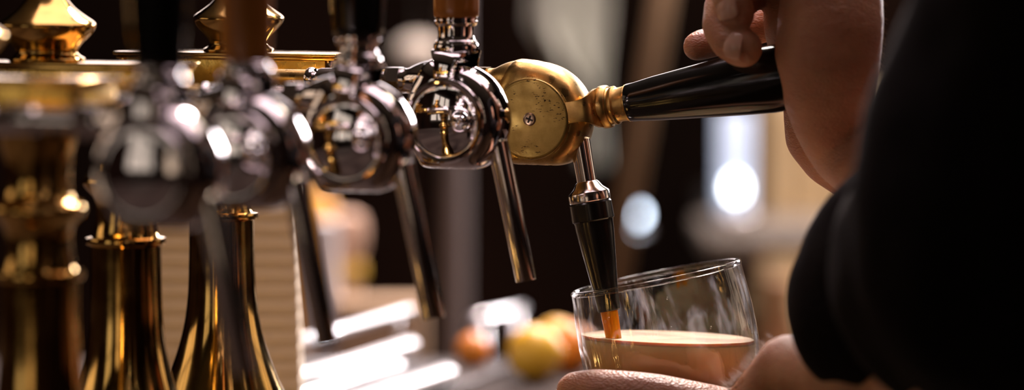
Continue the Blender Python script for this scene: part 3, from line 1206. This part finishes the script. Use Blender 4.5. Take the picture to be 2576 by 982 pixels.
# --- hand on the tap handle
DH = 1.553
hand_up = [
    # back and heel of the hand
    [P(2070, -230, 1.550, 105), P(2080, -120, 1.550, 116), P(2092, -20, 1.548, 128), P(2090, 60, 1.546, 134), P(2082, 140, 1.546, 134), P(2082, 215, 1.548, 120), P(2092, 290, 1.552, 104), P(2105, 350, 1.556, 88)],
    [P(2085, 300, 1.556, 92), P(2130, 380, 1.556, 92), P(2260, 470, 1.53, 110), P(2420, 540, 1.50, 130)],
    # second pad of the palm, behind the crease
    [P(2045, 260, 1.574, 76), P(2062, 340, 1.576, 88), P(2095, 388, 1.574, 84), P(2180, 430, 1.57, 95), P(2280, 490, 1.55, 105)],
    # palm behind the handle end, up to the knuckles
    [P(2020, -60, 1.570, 100), P(2010, 60, 1.572, 90), P(2012, 160, 1.576, 70)],
    # middle finger (upper one with nail)
    [P(2010, -180, 1.575, 60), P(1900, -130, 1.562, 54), P(1832, -75, 1.548, 50), P(1832, -25, 1.543, 48), P(1846, 12, 1.541, 47), P(1856, 34, 1.541, 44)],
    # ring finger (lower, nail to the camera)
    [P(2010, -60, 1.580, 60), P(1900, -35, 1.570, 54), P(1826, 20, 1.558, 56), P(1820, 66, 1.548, 54), P(1838, 100, 1.542, 53), P(1862, 118, 1.539, 51), P(1870, 122, 1.539, 49)],
    # little finger tip beyond
    [P(2000, 40, 1.592, 54), P(1920, 60, 1.592, 48), P(1850, 85, 1.588, 42), P(1800, 104, 1.580, 39), P(1768, 112, 1.576, 39), P(1754, 117, 1.575, 37)],
    # index finger above the frame
    [P(2030, -260, 1.565, 62), P(1930, -250, 1.552, 54), P(1858, -190, 1.545, 50), P(1862, -120, 1.541, 47), P(1884, -90, 1.541, 43)],
    # thumb across the top, above the frame
    [P(2075, -170, 1.540, 82), P(2050, -270, 1.532, 66), P(1975, -330, 1.530, 58), P(1900, -330, 1.532, 52), P(1850, -310, 1.534, 45)],
]
# --- hand under the glass, and its forearm
hand_low = [
    # finger lying across the front of the glass
    [P(1452, 990, 1.552, 56), P(1500, 986, 1.547, 58), P(1570, 990, 1.544, 58), P(1650, 1000, 1.543, 60), P(1740, 1024, 1.544, 66), P(1830, 1050, 1.547, 74), P(1920, 1060, 1.549, 88)],
    [P(1920, 1060, 1.551, 98), P(1960, 1000, 1.544, 92), P(2030, 985, 1.510, 100), P(2120, 985, 1.48, 100), P(2260, 1010, 1.42, 120), P(2420, 1010, 1.36, 150), P(2620, 980, 1.30, 180)],
    # raised wrist
    [P(1915, 1010, 1.544, 80), P(1985, 925, 1.495, 84), P(2060, 940, 1.47, 92), P(2180, 975, 1.43, 110)],
    # palm under the glass
    [P(1900, 1120, 1.574, 90), P(1800, 1180, 1.594, 80), P(1860, 1120, 1.614, 75)],
    # three fingers curling round the far side, one below the front
    [P(1880, 1130, 1.614, 60), P(1820, 1060, 1.651, 48), P(1700, 1040, 1.662, 45), P(1600, 1045, 1.659, 42)],
    [P(1870, 1180, 1.614, 58), P(1800, 1150, 1.646, 48), P(1690, 1140, 1.654, 45), P(1600, 1145, 1.650, 41)],
    [P(1850, 1240, 1.604, 55), P(1790, 1240, 1.632, 46), P(1700, 1235, 1.640, 42), P(1620, 1235, 1.636, 38)],
    [P(1920, 1120, 1.559, 75), P(1800, 1150, 1.551, 56), P(1700, 1145, 1.549, 50), P(1610, 1140, 1.552, 46), P(1560, 1140, 1.555, 42)],
    [P(1880, 1120, 1.574, 80), P(1860, 1240, 1.594, 60)],
]
person = None
b1 = blob_mesh(hand_up, .0013, 7)
b2 = blob_mesh(hand_low, .0015, 6)
SH1 = Vector((.34, 1.30, 1.47))      # near shoulder
SH2 = Vector((.46, 1.72, 1.47))      # far shoulder
PEL = Vector((.46, 1.52, .98))
EL1 = at(2620, 980, 1.30)
EL2 = at(2700, 640, 1.56)
NK = Vector((.40, 1.51, 1.50))
body_ch = [
    [(PEL, .135), ((PEL + NK) / 2 + Vector((.02, 0, 0)), .125), (NK + Vector((.02, 0, -.14)), .14), (NK, .065), (NK + Vector((-.02, 0, .10)), .058)],
    [(PEL + Vector((0, -.07, 0)), .12), (PEL + Vector((0, .07, 0)), .12)],
    [(SH1, .058), (NK + Vector((.0, 0, -.06)), .09), (SH2, .058)],
    [(SH1, .056), ((SH1 + EL1) / 2, .05), (EL1, .042), (at(2420, 1010, 1.36), .030)],
    [(SH2, .056), ((SH2 + EL2) / 2, .05), (EL2, .042), (at(2420, 540, 1.50), .028)],
    # legs
    [(PEL + Vector((0, -.09, -.05)), .095), (Vector((.44, 1.42, .50)), .062), (Vector((.46, 1.42, .30)), .055), (Vector((.47, 1.42, .08)), .042), (Vector((.36, 1.41, .04)), .035)],
    [(PEL + Vector((0, .09, -.05)), .095), (Vector((.46, 1.64, .50)), .062), (Vector((.48, 1.64, .30)), .055), (Vector((.50, 1.64, .08)), .042), (Vector((.39, 1.65, .04)), .035)],
    # head: skull, jaw, nose
    [(NK + Vector((-.015, 0, .20)), .082), (NK + Vector((-.035, 0, .235)), .088), (NK + Vector((.01, 0, .24)), .088)],
    [(NK + Vector((-.05, 0, .15)), .052), (NK + Vector((-.085, 0, .125)), .028)],
    [(NK + Vector((-.112, 0, .205)), .010), (NK + Vector((-.140, 0, .175)), .012)],
    [(NK + Vector((-.105, -.02, .143)), .009), (NK + Vector((-.112, 0, .143)), .010), (NK + Vector((-.105, .02, .143)), .009)],
    [(NK + Vector((-.01, -.088, .20)), .014), (NK + Vector((-.005, -.090, .175)), .011)],
    [(NK + Vector((-.01, .088, .20)), .014), (NK + Vector((-.005, .090, .175)), .011)],
]
b3 = blob_mesh(body_ch, .007, 5)
mj = bpy.data.meshes.new('j')
for b in (b1, b2):
    b.to_mesh(mj)
    b3.from_mesh(mj)
    b.free()
person = link('person', b3, M['skin'])
person.name = 'person'
tag(person, 'person in black sleeves pulling the black tap handle and holding the tilted glass', 'person')


def cloth(name, chains, voxel, m, amp, sc, seed, sm=8):
    bm = blob_mesh(chains, voxel, sm)
    bm.normal_update()
    for v in bm.verts:
        q = v.co * sc + Vector((seed, seed, 0))
        v.co += v.normal * (amp * noise.noise(Vector((q.x * 1.6, q.y * 1.6, q.z * .7))) + amp * .35 * noise.noise(q * 3))
    return link(name, bm, m, person)


sleeve_near = [
    [(SH1 + Vector((0, 0, .0)), .080), P(2860, -350, 1.22, 480), P(2800, -60, 1.25, 475), P(2725, 180, 1.27, 475), P(2610, 420, 1.28, 468), P(2600, 600, 1.28, 460)],
    [P(2560, 480, 1.32, 400), P(2480, 640, 1.33, 370), P(2420, 690, 1.35, 345)],
    [P(2440, 650, 1.42, 350), P(2345, 660, 1.43, 318), P(2300, 690, 1.44, 300)],
    [P(2290, 740, 1.43, 262), P(2222, 765, 1.44, 250)],
    [P(2620, 800, 1.29, 330), P(2520, 780, 1.31, 300)],
]
cloth('shirt_sleeve', sleeve_near, .004, M['shirt'], .0035, 16, 3.1)
sleeve_far = [
    [(SH2, .075), ((SH2 + EL2) / 2, .068), (EL2, .062), P(2560, 600, 1.54, 260), P(2440, 540, 1.51, 215)],
]
cloth('shirt_sleeve', sleeve_far, .005, M['shirt'], .003, 16, 9.4)
shirt_ch = [
    [(PEL + Vector((0, 0, -.06)), .155), (PEL + Vector((.0, 0, .08)), .15), ((PEL + NK) / 2 + Vector((.02, 0, 0)), .142), (NK + Vector((.02, 0, -.14)), .158), (NK + Vector((0, 0, -.02)), .078)],
    [(PEL + Vector((0, -.07, -.05)), .14), (PEL + Vector((0, .07, -.05)), .14)],
    [(SH1, .076), (NK + Vector((.0, 0, -.06)), .105), (SH2, .076)],
]
cloth('shirt_torso', shirt_ch, .007, M['shirt'], .003, 14, 5)
tr_ch = [
    [(PEL + Vector((0, -.08, 0)), .13), (PEL + Vector((0, .08, 0)), .13)],
    [(PEL + Vector((0, -.09, -.05)), .11), (Vector((.44, 1.42, .50)), .080), (Vector((.47, 1.42, .10)), .068)],
    [(PEL + Vector((0, .09, -.05)), .11), (Vector((.46, 1.64, .50)), .080), (Vector((.50, 1.64, .10)), .068)],
]
cloth('trousers', tr_ch, .007, M['trousers'], .003, 14, 8)
for y in (1.42, 1.64):
    bm = blob_mesh([[(Vector((.50, y, .05)), .048), (Vector((.42, y, .045)), .044), (Vector((.32, y - .01, .040)), .038)]], .005, 5)
    for v in bm.verts:
        v.co.z = max(v.co.z, .002)
    link('shoe', bm, M['rubber'], person)
bm = blob_mesh([[(NK + Vector((.01, 0, .25)), .092), (NK + Vector((-.03, 0, .262)), .088)], [(NK + Vector((.02, -.01, .19)), .086), (NK + Vector((.02, .01, .19)), .086)]], .006, 3)
for v in bm.verts:
    v.co += v.co.normalized() * 0 + Vector((0, 0, 1)) * .004 * noise.noise(v.co * 40)
link('hair', bm, M['hair'], person)


def nail(pos, nrm, along, w, l):
    """curved nail plate: pos centre, nrm outward, along towards the fingertip"""
    nrm = nrm.normalized()
    along = (along - nrm * along.dot(nrm)).normalized()
    side = nrm.cross(along)
    bm = bmesh.new()
    nu, nv = 12, 12
    g = []
    rad = .0088
    for j in range(nv + 1):
        row = []
        v = j / nv * 2 - 1
        for i in range(nu + 1):
            u = i / nu * 2 - 1
            a = u * (w * .5 / rad) * 1.1 * (math.sqrt(max(0, 1 - max(0, abs(v) - .55) ** 2 / .25)))
            p = pos + side * (rad * math.sin(a)) + nrm * (rad * (math.cos(a) - 1) - .0008 * v * v) + along * (l * .5 * v)
            row.append(bm.verts.new(p))
        g.append(row)
    fs = []
    for j in range(nv):
        for i in range(nu):
            fs.append(bm.faces.new((g[j][i], g[j][i + 1], g[j + 1][i + 1], g[j + 1][i])))
    bmesh.ops.recalc_face_normals(bm, faces=fs)
    bmesh.ops.solidify(bm, geom=fs, thickness=.0006)
    link('fingernail', bm, M['nail'], person)


for cpos, cr, nrm, along, w_, l_ in (
        (at(1866, 118, 1.539), pr(52.5, 1.54), Vector((-.50, -.86, .10)), Vector((.80, -.3, -.10)), .0115, .0085),
        (at(1852, 22, 1.541), pr(48.5, 1.54), Vector((-.62, -.78, .0)), Vector((.25, 0, -.9)), .0105, .0095)):
    nrm.normalize()
    nail(cpos + nrm * (cr + .0002), nrm, along, w_, l_)


# fine hair along the rim-lit back of the hand and on the lower wrist
def hairs(name, spots, n_, ln, seed):
    random.seed(seed)
    bm = bmesh.new()
    for k in range(n_):
        base, nrm, tang = spots(random.random(), random.random())
        dv = (nrm + tang * random.uniform(.3, 1.2) + Vector((random.uniform(-.4, .4), random.uniform(-.4, .4), random.uniform(-.4, .4)))).normalized()
        L = ln * random.uniform(.5, 1.2)
        p0 = base - nrm * .001
        p1 = base + dv * L * .5
        p2 = base + dv * L + tang * L * .35
        sweep(bm, [p0, p1, p2], [.00005, .000045, .000015], 4)
    o = link(name, bm, M['body_hair'], person)
    o['kind'] = 'stuff'
    return o


def spot_up(u, v):
    y = -20 + 190 * u
    xx = 2082 + math.sqrt(max(0, 1 - ((y - 60) / 420) ** 2)) * 128
    nv = Vector((.9, .35 * (v - .3), .15)).normalized()
    return at(xx - 4, y, 1.546 + pr(60, 1.55) * (v - .4)), nv, Vector((0, 0, -.8))


def spot_low(u, v):
    x = 1835 + 120 * u
    y = 975 - 125 * u ** 1.2
    d = 1.530 - .03 * u
    return at(x, y + 8, d + .012 * (v - .5)), Vector((-.5, -.1, .8)).normalized(), Vector((-.6, 0, .1))


hairs('hand_hair', spot_up, 130, .0045, 5)
hairs('wrist_hair', spot_low, 260, .006, 6)

# ------------------------------------------------------------------ lights
def area(name, loc, target, size, power, col, size_y=None):
    l = bpy.data.lights.new(name, 'AREA')
    l.energy = power
    l.color = col
    l.size = size
    if size_y:
        l.shape = 'RECTANGLE'
        l.size_y = size_y
    o = bpy.data.objects.new(name, l)
    C.objects.link(o)
    o.location = loc
    o.rotation_euler = (Vector(target) - Vector(loc)).to_track_quat('-Z', 'Y').to_euler()
    return o


area('back_spot', (.35, 2.9, 2.45), (.02, 1.55, 1.25), .3, 60, (1, .80, .76), .3)
area('back_window_light', (1.15, 4.3, 1.80), (.0, 1.7, 1.15), .7, 60, (1, .92, .92), .5)  # added area light for highlights along the steel bars
area('skylight', (.45, 1.95, 2.75), (.45, 1.9, 1.2), 2.1, 27, (1, .74, .79), 1.4)  # broad unseen source added for pink highlights on the tap tops
area('counter_spot', (-.1, 3.4, 2.6), (-.1, 2.5, 1.05), .3, 12, (1, .9, .8))
area('wall_wash', (1.0, 2.9, 2.6), (.42, 3.95, 1.25), .4, 11, (1, .85, .62))

w = bpy.data.worlds.new('room_air')
bpy.context.scene.world = w
w.use_nodes = True
w.node_tree.nodes['Background'].inputs[0].default_value = (.03, .024, .02, 1)
w.node_tree.nodes['Background'].inputs[1].default_value = .3

# ------------------------------------------------------------------ camera
cd = bpy.data.cameras.new('camera')
cam = bpy.data.objects.new('camera', cd)
C.objects.link(cam)
cam.location = CAM
cam.rotation_euler = (PI / 2 - PITCH, 0, 0)
cd.sensor_width = 36
cd.lens = 36 * F / 2576
cd.clip_start = .05
cd.dof.use_dof = True
cd.dof.focus_distance = 1.59
cd.dof.aperture_fstop = 3.6
cd.dof.aperture_blades = 0
sc = bpy.context.scene
sc.camera = cam
sc.view_settings.view_transform = 'Standard'
sc.view_settings.look = 'None'
sc.view_settings.exposure = 0
sc.view_settings.gamma = 1
sc.view_settings.use_curve_mapping = False
sc.cycles.max_bounces = 10
sc.cycles.transparent_max_bounces = 16
sc.cycles.transmission_bounces = 10
sc.cycles.sample_clamp_indirect = 12
sc.cycles.use_denoising = True
